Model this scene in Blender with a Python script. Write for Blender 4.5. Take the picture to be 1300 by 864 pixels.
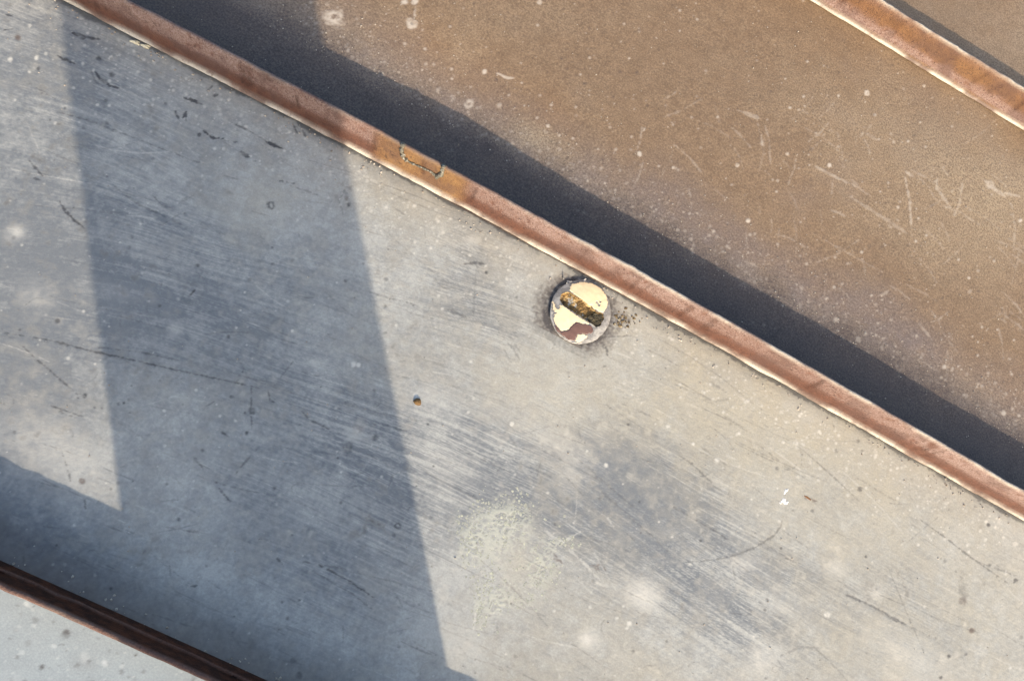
import bpy, math, random
import numpy as np
from mathutils import Matrix, Vector

for o in list(bpy.data.objects): bpy.data.objects.remove(o)
scene = bpy.context.scene
COL = scene.collection
random.seed(4); rng = np.random.default_rng(7)

# ------------------------------------------------------------------ camera
CAM_R = np.array([[0.88084042, -0.46602645, -0.08330365],
                  [0.42613606,  0.85715577, -0.28929578],
                  [0.20622369,  0.21932473,  0.95360812]])
CAM_P = np.array([0.0, -0.18510703, 0.40420067])
FPX, PW, PH = 859.499, 1300.0, 864.0          # focal length in photo pixels
cam = bpy.data.cameras.new('camera'); cam_o = bpy.data.objects.new('camera', cam); COL.objects.link(cam_o)
M4 = Matrix([list(CAM_R[i]) + [CAM_P[i]] for i in range(3)] + [[0, 0, 0, 1]])
cam_o.matrix_world = M4
cam.sensor_width = 36.0; cam.sensor_fit = 'HORIZONTAL'; cam.lens = FPX / PW * 36.0
cam.clip_start = 0.01; cam.clip_end = 3000.0
scene.camera = cam_o

# ------------------------------------------------------------------ sky, sun, exposure
SUN_DIR = Vector((0.629, -0.777, 0.0)).normalized()      # towards the sun, on the roof
ELEV = math.radians(24.1)
SUN_STRENGTH, SKY_STRENGTH, EXPOSURE = 2.85, 0.148, 1.12
world = bpy.data.worlds.new('World'); scene.world = world; world.use_nodes = True
wn = world.node_tree.nodes; wl = world.node_tree.links; wn.clear()
sky = wn.new('ShaderNodeTexSky'); sky.sky_type = 'NISHITA'; sky.sun_disc = False
sky.sun_elevation = ELEV; sky.sun_rotation = math.atan2(SUN_DIR.x, SUN_DIR.y)
sky.air_density = 1.0; sky.dust_density = 3.0
bg = wn.new('ShaderNodeBackground'); bg.inputs['Strength'].default_value = SKY_STRENGTH
wo = wn.new('ShaderNodeOutputWorld')
wl.new(sky.outputs[0], bg.inputs[0]); wl.new(bg.outputs[0], wo.inputs[0])
sun = bpy.data.lights.new('sun', 'SUN'); sun.energy = SUN_STRENGTH; sun.angle = math.radians(0.53)
sun.color = (1.0, 0.86, 0.69)
sun_o = bpy.data.objects.new('sun', sun); COL.objects.link(sun_o)
sd = Vector((SUN_DIR.x * math.cos(ELEV), SUN_DIR.y * math.cos(ELEV), math.sin(ELEV)))
sun_o.rotation_euler = sd.to_track_quat('Z', 'Y').to_euler(); sun_o.location = sd * 6
scene.view_settings.view_transform = 'Standard'; scene.view_settings.look = 'None'
scene.view_settings.exposure = EXPOSURE; scene.view_settings.gamma = 1.0
scene.view_settings.use_curve_mapping = False

# ------------------------------------------------------------------ helpers
P = 0.30            # distance from one standing seam to the next
SH = 0.0265         # height of a seam
def unp(x, y, z=0.0):
    """point of the plane z seen at a place of the photograph (used to measure where marks lie on the roof)"""
    d = CAM_R @ np.array([(x - PW/2)/FPX, -(y - PH/2)/FPX, -1.0])
    t = (z - CAM_P[2]) / d[2]
    return CAM_P + t*d
def project(X, Y):
    q = [CAM_R[0, i]*(X - CAM_P[0]) + CAM_R[1, i]*(Y - CAM_P[1]) + CAM_R[2, i]*(0 - CAM_P[2]) for i in range(3)]
    return PW/2 + FPX*q[0]/-q[2], PH/2 - FPX*q[1]/-q[2]
def sstep(a, b, v):
    t = np.clip((v - a)/(b - a), 0, 1); return t*t*(3 - 2*t)
def vnoise(shape, cell, seed):
    """smooth value noise, cell in samples"""
    r = np.random.default_rng(seed)
    ny, nx = shape; gy, gx = int(ny/cell)+3, int(nx/cell)+3
    g = r.random((gy, gx))
    y = np.arange(ny)/cell; x = np.arange(nx)/cell
    iy = y.astype(int); ix = x.astype(int); fy = y-iy; fx = x-ix
    fy = (fy*fy*(3-2*fy))[:, None]; fx = (fx*fx*(3-2*fx))[None, :]
    a = g[iy][:, ix]; b = g[iy][:, ix+1]; c = g[iy+1][:, ix]; d = g[iy+1][:, ix+1]
    return (a*(1-fx)+b*fx)*(1-fy) + (c*(1-fx)+d*fx)*fy
def fbm(shape, cell, seed, octv=4):
    o = np.zeros(shape); a = 1.0; s = 0
    for i in range(octv):
        if cell < 1.2: break
        o += a*vnoise(shape, cell, seed+i*17); s += a; a *= .55; cell /= 2.1
    return o/s
def tag(o, label=None, cat=None, group=None, kind=None):
    if label: o['label'] = label
    if cat: o['category'] = cat
    if group: o['group'] = group
    if kind: o['kind'] = kind
    return o
def empty(name, loc=(0, 0, 0)):
    o = bpy.data.objects.new(name, None); COL.objects.link(o); o.location = loc; return o
def mesh_obj(name, V, F, mat, parent=None, smooth=True, mats=None, midx=None):
    me = bpy.data.meshes.new(name); me.from_pydata([tuple(v) for v in V], [], [tuple(f) for f in F]); me.update()
    for m in (mats or [mat]): me.materials.append(m)
    if midx is not None: me.polygons.foreach_set('material_index', np.asarray(midx, dtype=np.int32))
    me.polygons.foreach_set('use_smooth', np.full(len(me.polygons), smooth))
    o = bpy.data.objects.new(name, me); COL.objects.link(o)
    if parent: o.parent = parent
    return o
def grid_obj(name, X, Y, Z, attrs, mat, parent=None):
    """regular sheet of quads; X, Y, Z of shape (ny, nx); attrs: name -> (ny, nx, 4)"""
    ny, nx = Z.shape; n = nx*ny
    me = bpy.data.meshes.new(name)
    co = np.stack([X, Y, Z], -1).reshape(-1).astype(np.float32)
    idx = np.arange(n).reshape(ny, nx)
    q = np.stack([idx[:-1, :-1], idx[:-1, 1:], idx[1:, 1:], idx[1:, :-1]], -1).reshape(-1).astype(np.int32)
    nf = (nx-1)*(ny-1)
    me.vertices.add(n); me.vertices.foreach_set('co', co)
    me.loops.add(4*nf); me.loops.foreach_set('vertex_index', q)
    me.polygons.add(nf); me.polygons.foreach_set('loop_start', np.arange(nf, dtype=np.int32)*4)
    me.polygons.foreach_set('use_smooth', np.ones(nf, dtype=bool))
    me.update(calc_edges=True)
    for k, a in attrs.items():
        at = me.attributes.new(k, 'FLOAT_COLOR', 'POINT'); at.data.foreach_set('color', a.reshape(-1).astype(np.float32))
    me.materials.append(mat)
    o = bpy.data.objects.new(name, me); COL.objects.link(o)
    if parent: o.parent = parent
    return o

# ------------------------------------------------------------------ materials
class NT:
    def __init__(s, name):
        s.m = bpy.data.materials.new(name); s.m.use_nodes = True
        s.t = s.m.node_tree; s.n = s.t.nodes; s.l = s.t.links
        s.b = s.n['Principled BSDF']
    def new(s, typ, **kw):
        n = s.n.new(typ)
        for k, v in kw.items(): setattr(n, k, v)
        return n
    def put(s, sock, v):
        if hasattr(v, 'is_output'): s.l.new(v, sock)
        elif isinstance(v, (tuple, list)): sock.default_value = (*v, 1.0) if len(v) == 3 and sock.type == 'RGBA' else v
        else: sock.default_value = v
    def mix(s, f, a, b, mode='MIX'):
        n = s.new('ShaderNodeMix', data_type='RGBA', blend_type=mode)
        s.put(n.inputs[0], f); s.put(n.inputs[6], a); s.put(n.inputs[7], b); return n.outputs[2]
    def math(s, op, a, b=0.0, clamp=False):
        n = s.new('ShaderNodeMath', operation=op, use_clamp=clamp); s.put(n.inputs[0], a); s.put(n.inputs[1], b); return n.outputs[0]
    def noise(s, scale, detail=4.0, rough=.55, vec=None):
        n = s.new('ShaderNodeTexNoise'); n.inputs['Scale'].default_value = scale
        n.inputs['Detail'].default_value = detail; n.inputs['Roughness'].default_value = rough
        if vec is None:
            if not hasattr(s, 'tc'): s.tc = s.new('ShaderNodeTexCoord')
            vec = s.tc.outputs['Object']
        s.l.new(vec, n.inputs['Vector']); return n.outputs[0]
    def ramp(s, v, lo, hi, a=0.0, b=1.0):
        n = s.new('ShaderNodeMapRange'); n.interpolation_type = 'SMOOTHSTEP'
        s.put(n.inputs[0], v); n.inputs[1].default_value = lo; n.inputs[2].default_value = hi
        n.inputs[3].default_value = a; n.inputs[4].default_value = b; return n.outputs[0]
    def attr(s, name):
        n = s.new('ShaderNodeAttribute'); n.attribute_name = name
        sp = s.new('ShaderNodeSeparateColor'); s.l.new(n.outputs['Color'], sp.inputs[0])
        return sp.outputs[0], sp.outputs[1], sp.outputs[2], n.outputs['Alpha']
    def bump(s, h, dist, strength=1.0):
        n = s.new('ShaderNodeBump'); n.inputs['Strength'].default_value = strength; n.inputs['Distance'].default_value = dist
        s.l.new(h, n.inputs['Height']); s.l.new(n.outputs[0], s.b.inputs['Normal'])
    def done(s, col, rough=.6, spec=.4, metal=0.0):
        s.put(s.b.inputs['Base Color'], col); s.put(s.b.inputs['Roughness'], rough)
        s.b.inputs['Specular IOR Level'].default_value = spec; s.put(s.b.inputs['Metallic'], metal)
        return s.m

def speck_nodes(t, col):
    return col

def mat_panel(name, chalk, scuffed, tan, pale, grime_c):
    """weathered coil-coated sheet: chalked coat, rubbed streaks, tan bloom, pale bleached spots, grime"""
    t = NT(name)
    s, g, p, tn = t.attr('wear')
    rust, li, wob, _ = t.attr('wear_and_shade')
    n1 = t.noise(900, 3, .6); n2 = t.noise(140, 5, .6); n3 = t.noise(28, 4, .55)
    f = t.math('ADD', s, t.math('MULTIPLY', t.math('SUBTRACT', n2, .5), .7), True)
    c = t.mix(f, chalk, scuffed)
    c = t.mix(t.math('MULTIPLY', tn, t.ramp(n3, .2, .7, .55, 1.0)), c, tan)
    c = t.mix(t.ramp(n1, .3, .7, 0, .20), c, (.10, .10, .11), 'MIX')
    c = t.mix(t.ramp(n1, .62, .8, 0, .30), c, pale)
    c = t.mix(p, c, pale)
    c = t.mix(li, c, (.49, .485, .385))
    c = t.mix(rust, c, (.10, .065, .048))  # rust, and the brown gradient at the lower seam's foot
    c = t.mix(g, c, grime_c)
    h = t.math('ADD', t.math('MULTIPLY', n1, .5), t.math('MULTIPLY', n2, .8))
    t.bump(h, .00022, .8)
    return t.done(c, t.ramp(n2, .3, .7, .5, .68), .35)

def mat_brown(name, base, dark, violet, orange, pale):
    t = NT(name)
    v, o_, p, l_ = t.attr('wear')
    g, d, _, _ = t.attr('wear_and_shade')
    n0 = t.noise(1500, 2, .5); n1 = t.noise(760, 5, .8); n2 = t.noise(90, 6, .65); n3 = t.noise(18, 4, .6)
    c = t.mix(t.ramp(n2, .3, .72, 0, .75), base, dark)
    c = t.mix(t.math('MULTIPLY', o_, t.ramp(n2, .25, .65, .5, 1)), c, orange)
    c = t.mix(t.math('MULTIPLY', v, t.ramp(n2, .2, .6, .6, 1)), c, violet)
    c = t.mix(t.math('MULTIPLY', l_, t.ramp(n1, .3, .7, .3, 1)), c, pale)
    c = t.mix(t.ramp(n1, .36, .56, .62, 0), c, (.075, .053, .038))
    c = t.mix(t.ramp(n1, .52, .72, 0, .55), c, pale)
    c = t.mix(t.ramp(n0, .6, .8, 0, .35), c, pale)
    c = t.mix(p, c, (.55, .47, .37))
    c = t.mix(t.math('MULTIPLY', d, t.ramp(n1, .30, .66, 1, .72)), c, (.042, .033, .033))  # slate film tone that also deepens the seam's shadow in the colour
    c = t.mix(g, c, (.05, .04, .04))
    h = t.math('ADD', t.math('MULTIPLY', n1, .7), t.math('MULTIPLY', n2, .8))
    t.bump(h, .0003, .9)
    return t.done(c, t.ramp(n2, .3, .7, .5, .7), .35)

M_GREY = mat_panel('chalked_grey_coating', (.43, .425, .378), (.166, .178, .182), (.43, .384, .282), (.60, .57, .49), (.035, .034, .036))
M_PALE = mat_panel('pale_grey_coating', (.325, .37, .375), (.25, .29, .30), (.32, .33, .31), (.50, .53, .52), (.09, .085, .08))
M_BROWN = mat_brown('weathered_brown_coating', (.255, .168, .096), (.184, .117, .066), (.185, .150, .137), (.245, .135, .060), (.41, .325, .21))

def mat_seam():
    t = NT('brown_seam_paint')
    if not hasattr(t, 'tc'): t.tc = t.new('ShaderNodeTexCoord')
    ge = t.attr('seam')                      # r chalk bloom, g worn lip + painted highlight, b orange repaint, a grime + painted shade
    n1 = t.noise(1100, 3, .6); n2 = t.noise(160, 5, .62); n3 = t.noise(45, 3, .5)
    c = t.mix(t.ramp(n2, .3, .7), (.115, .051, .033), (.082, .038, .026))
    ch = t.math('MULTIPLY', ge[0], t.ramp(n2, .28, .52, .25, 1.0))
    c = t.mix(ch, c, (.235, .160, .138))
    c = t.mix(t.math('MULTIPLY', ch, t.ramp(n1, .48, .70, 0, .8)), c, (.30, .238, .215))
    c = t.mix(ge[2], c, t.mix(t.ramp(n2, .3, .7), (.225, .128, .056), (.175, .096, .044)))
    c = t.mix(t.ramp(n1, .32, .50, .65, 0), c, (.060, .034, .027))
    c = t.mix(t.ramp(n3, .50, .66, 0, .5), c, (.085, .050, .042))
    n4 = t.noise(380, 3, .7); c = t.mix(t.ramp(n4, .60, .68, 0, .7), c, (.055, .030, .024))
    e = t.math('MULTIPLY', ge[1], t.math('MULTIPLY', t.ramp(n2, .25, .42, .35, 1.0), t.ramp(n1, .25, .5, .7, 1.0)))
    e = t.math('MULTIPLY', e, t.ramp(n3, .36, .60, .22, 1.0))
    c = t.mix(e, c, t.mix(n1, (.44, .395, .32), (.58, .53, .44)))
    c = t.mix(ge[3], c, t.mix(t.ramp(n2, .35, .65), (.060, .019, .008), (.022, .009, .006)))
    h = t.math('ADD', n1, t.math('MULTIPLY', n2, 1.2)); t.bump(h, .0006, .9)
    return t.done(c, t.ramp(n2, .3, .7, .6, .8), .18)
M_SEAM = mat_seam()

def mat_simple(name, a, b, scale, rough=.7, bump=.0003, spec=.3, metal=0.0, c3=None, s3=60):
    t = NT(name); n1 = t.noise(scale, 5, .65); n2 = t.noise(s3, 3, .6)
    c = t.mix(t.ramp(n1, .32, .68), a, b)
    if c3: c = t.mix(t.ramp(n2, .5, .66), c, c3)
    if bump: t.bump(n1, bump, .9)
    return t.done(c, rough, spec, metal)

# ------------------------------------------------------------------ marks on a sheet: masks in roof coordinates
class Sheet:
    """a patch of roof, x0..x1 by y0..y1, sampled every res metres; layers hold how much of each kind of wear lies where"""
    def __init__(s, x0, x1, y0, y1, res):
        s.x0, s.y0, s.res = x0, y0, res
        s.xs = np.arange(x0, x1 + res*.5, res); s.ys = np.linspace(y0, y1, int(round((y1-y0)/res))+1)
        s.dy = s.ys[1]-s.ys[0]
        s.X, s.Y = np.meshgrid(s.xs, s.ys); s.shape = s.X.shape
        s.U, s.V = project(s.X, s.Y)
        s.jit = .55*vnoise(s.shape, 4, 99) + .45*vnoise(s.shape, 1.7, 98) - .5
        s.mod = np.clip(.35 + 1.5*vnoise(s.shape, 2.2, 97)*(.4+1.2*vnoise(s.shape, 9, 96)), 0, 1)
        s.L = {}
    def layer(s, k, init=0.0):
        if k not in s.L: s.L[k] = np.full(s.shape, float(init))
        return s.L[k]
    def win(s, pts, pad):
        w = np.array([unp(*q)[:2] for q in pts])
        m = pad*.00075
        i0 = int(max(0, (w[:, 0].min()-m-s.x0)/s.res)); i1 = int(min(s.shape[1], (w[:, 0].max()+m-s.x0)/s.res+2))
        j0 = int(max(0, (w[:, 1].min()-m-s.y0)/s.dy)); j1 = int(min(s.shape[0], (w[:, 1].max()+m-s.y0)/s.dy+2))
        if i1 <= i0 or j1 <= j0: return None
        return slice(j0, j1), slice(i0, i1)
    def stroke(s, k, pts, w=1.0, a=.8, soft=.9, ragged=1.2, taper=True):
        W = s.win(pts, w+soft+4)
        if W is None: return
        U, V = s.U[W], s.V[W]; best = np.full(U.shape, 1e9)
        n = len(pts)-1
        for i in range(n):
            (ax, ay), (bx, by) = pts[i], pts[i+1]
            dx, dy = bx-ax, by-ay; L2 = dx*dx+dy*dy+1e-6
            t = np.clip(((U-ax)*dx+(V-ay)*dy)/L2, 0, 1)
            d = np.hypot(U-ax-t*dx, V-ay-t*dy)
            if taper:
                tt = (i+t)/n; d = d + w*.75*np.abs(2*tt-1)**2.5
            best = np.minimum(best, d)
        best = best + s.jit[W]*ragged*3.2
        val = a*sstep(w+soft, w-soft, best)*s.mod[W]
        lay = s.layer(k); lay[W] = np.maximum(lay[W], val)
    def dot(s, k, x, y, r, a=.8, soft=.35, asp=1.0, ang=0.0, ragged=.45, ring=0.0):
        W = s.win([(x-r*1.5, y-r*1.5), (x+r*1.5, y+r*1.5)], 4)
        if W is None: return
        U, V = s.U[W]-x, s.V[W]-y; c, sn = math.cos(ang), math.sin(ang)
        u = (U*c+V*sn); v = (-U*sn+V*c)/asp
        d = np.hypot(u, v)/r + s.jit[W]*ragged*2
        val = sstep(1+soft, 1-soft, d)
        if ring: val = val*sstep(ring-.35, ring, d)
        lay = s.layer(k); lay[W] = np.maximum(lay[W], a*val*s.mod[W])
    def blob(s, k, x, y, rx, ry, a, ang=0.0):
        """broad soft patch added to a layer"""
        c, sn = math.cos(ang), math.sin(ang); U, V = s.U-x, s.V-y
        u = (U*c+V*sn)/rx; v = (-U*sn+V*c)/ry
        s.layer(k)[:] += a*np.exp(-(u*u+v*v)*1.0)

def z_waves(X, Y, seed, amp):
    r = np.random.default_rng(seed); z = np.zeros_like(X)
    for i in range(10):
        lam = r.uniform(.07, .28); th = r.uniform(0, math.pi); ph = r.uniform(0, 6.28)
        z += np.sin((X*math.cos(th)+Y*math.sin(th))*6.283/lam + ph)*lam/.2
    return z*amp/10

def make_sheet_object(name, sh, zf, attrs, mat, parent, xa, xb, micro):
    """extend the sampled patch to the full length of the sheet with wider steps outside it"""
    left = np.arange(xa, sh.xs[0]-.003, .006); right = np.arange(sh.xs[-1]+.006, xb, .006)
    nl, nr, nx = len(left), len(right), len(sh.xs)
    xs = np.concatenate([left, sh.xs, right])
    cl = np.array([int(round((sh.xs[0]-x)/sh.res)) for x in left]); cr = np.array([int(round((x-sh.xs[-1])/sh.res)) for x in right])
    def fold(i): i = i % (2*nx-2); return np.where(i < nx, i, 2*nx-2-i)
    src = np.concatenate([fold(cl), np.arange(nx), fold(nx-1+cr)]) if nl+nr else np.arange(nx)
    X, Y = np.meshgrid(xs, sh.ys)
    Z = zf(X, Y) + micro[:, src]
    at = {k: a[:, src, :] for k, a in attrs.items()}
    return grid_obj(name, X, Y, Z, at, mat, parent)

XA, XB = -1.6, 1.7
B_X = np.array([-1.6, -.5, -.303, -.110, .008, .129, .3185, .411, .6, 1.7]); B_Y = np.array([0, -5.5, -4.7, 1.2, 2.2, 1.9, -1.4, -3.7, -4.5, 0])/1000
def bow(x, k):
    if k == 0:
        s = 0
        for i, d in enumerate(np.linspace(-.06, .06, 9)): s = s + np.interp(x+d, B_X, B_Y)
        return s/9
    if k == -1: return .0015*np.sin(x*9+1.2)
    return .0018*np.sin(x*6+k)
roof = empty('metal_roof', (0, 0, 0))
tag(roof, 'weathered standing seam sheet metal roof with scuffed grey and brown panels', 'roof')

# ---------- grey panel, between the lower and the middle seam
def dir_field(U, V):
    ctl = [(50, 300, .15), (100, 440, .2), (300, 400, .26), (480, 480, .30), (600, 560, .40), (560, 420, .32), (800, 650, .78), (950, 790, .66),
           (1150, 800, .55), (1200, 680, .66), (400, 700, .42), (150, 700, .45), (900, 500, .5), (200, 180, .5), (700, 760, .6)]
    num = np.zeros_like(U); den = np.zeros_like(U)
    for x, y, s in ctl:
        w = 1/((U-x)**2+(V-y)**2+3000)**1.3; num += w*math.atan(s); den += w
    return num/den
def lic(sh, noise, n, step=1.0):
    th = dir_field(sh.U, sh.V) + (vnoise(sh.shape, 60, 5)-.5)*.18
    # direction of a small step across the photo, measured on the sheet
    Ux = np.gradient(sh.U, axis=1); Uy = np.gradient(sh.U, axis=0); Vx = np.gradient(sh.V, axis=1); Vy = np.gradient(sh.V, axis=0)
    det = Ux*Vy-Uy*Vx; c, s = np.cos(th), np.sin(th)
    di = (Vy*c-Uy*s)/det; dj = (-Vx*c+Ux*s)/det
    m = np.hypot(di, dj); di /= m; dj /= m
    ny, nx = sh.shape; J, I = np.meshgrid(np.arange(ny), np.arange(nx), indexing='ij')
    acc = noise.copy()
    for sg in (1, -1):
        fi, fj = I.astype(float), J.astype(float)
        for k in range(n):
            ii = np.clip(np.rint(fi), 0, nx-1).astype(int); jj = np.clip(np.rint(fj), 0, ny-1).astype(int)
            fi = fi+sg*step*di[jj, ii]; fj = fj+sg*step*dj[jj, ii]
            acc += noise[np.clip(np.rint(fj), 0, ny-1).astype(int), np.clip(np.rint(fi), 0, nx-1).astype(int)]
    acc = (acc-acc.mean())/acc.std()
    return acc

g = Sheet(-.36, .46, -P+.004, .0035, .00056)
L1 = lic(g, rng.random(g.shape), 26)
L2 = lic(g, vnoise(g.shape, 3.2, 3), 34, 1.6)
L3 = lic(g, vnoise(g.shape, 11, 8), 30, 3.0)
f1 = fbm(g.shape, 150, 21); f2 = fbm(g.shape, 34, 31); f3 = fbm(g.shape, 9, 51, 3); f4 = vnoise(g.shape, 2.6, 61); f5 = fbm(g.shape, 60, 71, 2)
U, V = g.U, g.V
# where the coat has been rubbed
sc = g.layer('scuff')
sc[:] = .40 - .18*sstep(250, 1000, U) + .55*sstep(230, 40, U+(f1-.5)*200)
for b in [(250, 310, 130, 60, .34, .25), (440, 560, 130, 70, .34, .4), (400, 740, 110, 70, .30, .5), (60, 330, 90, 50, .25, .2), (180, 130, 130, 50, .10, .5),
          (590, 400, 80, 70, .18, .4), (610, 580, 100, 80, .40, .5), (690, 640, 120, 50, .35, .6), (800, 610, 80, 60, .62, .8), (860, 720, 130, 80, .48, .7), (950, 790, 100, 60, .35, .6),
          (1100, 780, 110, 60, .25, .6), (1160, 720, 40, 50, .25, .5), (700, 820, 60, 40, .12, .5), (140, 430, 150, 40, .18, .2), (330, 460, 160, 60, .12, .3),
          (900, 660, 60, 50, .20, .5), (1000, 600, 60, 40, .10, .5), (1220, 800, 70, 50, .15, .5), (540, 690, 60, 60, .20, .5), (590, 790, 80, 30, .12, .5),
          (760, 560, 60, 30, .3, .6), (600, 310, 40, 60, .28, 0), (640, 420, 50, 40, .22, .4), (590, 380, 50, 30, .2, .4), (1060, 640, 50, 30, .2, .5), (1140, 640, 60, 26, .14, .5), (790, 600, 40, 50, .3, .5), (900, 610, 30, 40, .22, .2), (1010, 720, 50, 30, .22, .5), (940, 560, 60, 20, .15, .5), (470, 640, 60, 90, .22, .3), (200, 390, 120, 40, .25, .25), (330, 620, 60, 50, .2, .3), (1270, 640, 50, 30, .2, .5),
          (325, 260, 70, 50, -.25, 0), (700, 500, 120, 50, -.16, .3), (560, 530, 40, 40, -.14, .3), (590, 825, 70, 40, -.25, .3), (1000, 520, 140, 70, -.10, .5), (100, 600, 90, 60, -.20, .4),
          (50, 560, 80, 60, -.14, .4), (230, 700, 130, 50, -.08, .5), (970, 770, 30, 20, -.2, .2)]:
    g.blob('scuff', *b)
base_sc = .40 - .18*sstep(250, 1000, U) + .55*sstep(230, 40, U+(f1-.5)*200)
act = np.clip(sc*2.2-.55, .16, 1.0)*(1-.75*sstep(-P+.13, -P+.05, g.Y+(f1-.5)*.1-.10*sstep(500, 300, U)))
brk = sstep(-1.3, 1.3, .85*L1+.45*L2+.35*L3)
sc[:] = base_sc + (sc-base_sc)*np.where(sc > base_sc, .78+.75*brk, 1.0)
sc += act*(.135*L1 + .065*L2 + .045*L3) + (f1-.5)*.85 + (f2-.5)*.80 + (f3-.5)*.50 + (f4-.5)*.32
tn = g.layer('tan')
tn[:] = (.10 + .36*sstep(350, 900, U)) * (.2+1.6*f1)*sstep(-40, 240, U) + (f2-.5)*.5 + (f3-.5)*.55
for b in [(325, 265, 60, 55, .35, 0), (520, 260, 90, 40, .35, .4), (700, 500, 150, 60, .28, .3), (1000, 520, 170, 90, .30, .5), (1100, 640, 150, 60, .15, .5), (800, 620, 90, 70, -.45, .7), (600, 600, 120, 90, -.3, .5),
          (880, 740, 150, 90, -.35, .6), (560, 560, 50, 90, -.1, 0), (250, 330, 160, 100, -.2, .2), (400, 620, 160, 120, -.12, .3)]:
    g.blob('tan', *b)
pale = g.layer('pale')
for b in [(820, 757, 19, 19, .58, 0), (747, 812, 12, 12, .8, 0), (972, 836, 22, 18, .45, 0), (945, 716, 16, 12, .4, 0), (805, 745, 30, 20, .25, .4), (700, 560, 60, 30, .16, .3), (221, 418, 9, 9, .35, 0), (20, 296, 11, 9, .6, 0), (452, 550, 11, 10, .4, 0), (400, 460, 6, 6, .4, 0),
          (597, 306, 9, 7, .4, 0), (46, 375, 26, 18, .22, .3), (40, 560, 60, 40, .26, .3), (100, 590, 50, 35, .26, .5), (1115, 752, 10, 9, .35, 0), (1062, 722, 14, 10, .28, 0), (560, 585, 36, 16, .28, .4),
          (580, 815, 46, 22, .22, .3), (545, 500, 24, 18, .2, .3), (1000, 770, 50, 20, .15, .5), (1150, 830, 60, 24, .22, .5), (140, 372, 40, 14, .14, .2), (180, 315, 60, 16, .14, .3), (640, 700, 70, 70, .12, 0),
          (735, 590, 20, 30, .16, .4)]:
    g.blob('pale', *b)
pale *= np.clip(.30+1.35*f3*(.4+1.2*f2), 0, 1.3)
pale += np.clip(L1-.9, 0, 3)*.10*act + (np.clip(f2-.60, 0, 1)*.5 + np.clip(f3-.60, 0, 1)*.9)*(.4+.6*sstep(0, 400, U))
# fine rubbed lines that follow the streaks
for i in range(620):
    x = random.uniform(-10, 1300); y = random.uniform(150, 864)
    th = float(dir_field(np.array([x]), np.array([y]))[0]) + random.gauss(0, .10 if random.random() < .8 else .6)
    ln = random.uniform(14, 75)*random.choice((1, 1, 2)); bend = random.gauss(0, .08)
    pts = [(x+ln*t*math.cos(th+bend*t), y+ln*t*math.sin(th+bend*t)) for t in (0, .33, .66, 1)]
    g.stroke('grime' if random.random() < .72 else 'pale', pts, random.uniform(.35, .8), random.uniform(.10, .42), .8, .6)
for i in range(170):           # curly hairline marks
    x = random.uniform(0, 1300); y = random.uniform(150, 864); th = random.uniform(0, 6.3); k = random.gauss(0, .5); ln = random.uniform(3, 9)
    pts = [(x, y)]
    for j in range(4):
        th += k; x += ln*math.cos(th); y += ln*math.sin(th); pts.append((x, y))
    g.stroke('grime', pts, random.uniform(.3, .6), random.uniform(.15, .45), .7, .8)
for i in range(900):           # grit and splash specks
    x = random.uniform(-10, 1300); y = random.uniform(0, 864)
    if random.random() < .62: g.dot('pale', x, y, random.choice((.8, 1, 1.2, 1.8)), random.uniform(.25, .8), .6)
    else: g.dot('grime', x, y, random.choice((.8, 1, 1.5, 2.2)), random.uniform(.3, .85), .6)
for i in range(900):           # splash specks along the middle seam
    t = random.random(); x = 90+t*1190; y = .545*(x-80)+8+abs(random.gauss(0, 42))
    g.dot('pale', x, y, random.choice((.8, 1.0, 1.2, 1.9)), random.uniform(.25, .8), .6)
S_, D_ = g.stroke, g.dot
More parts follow.
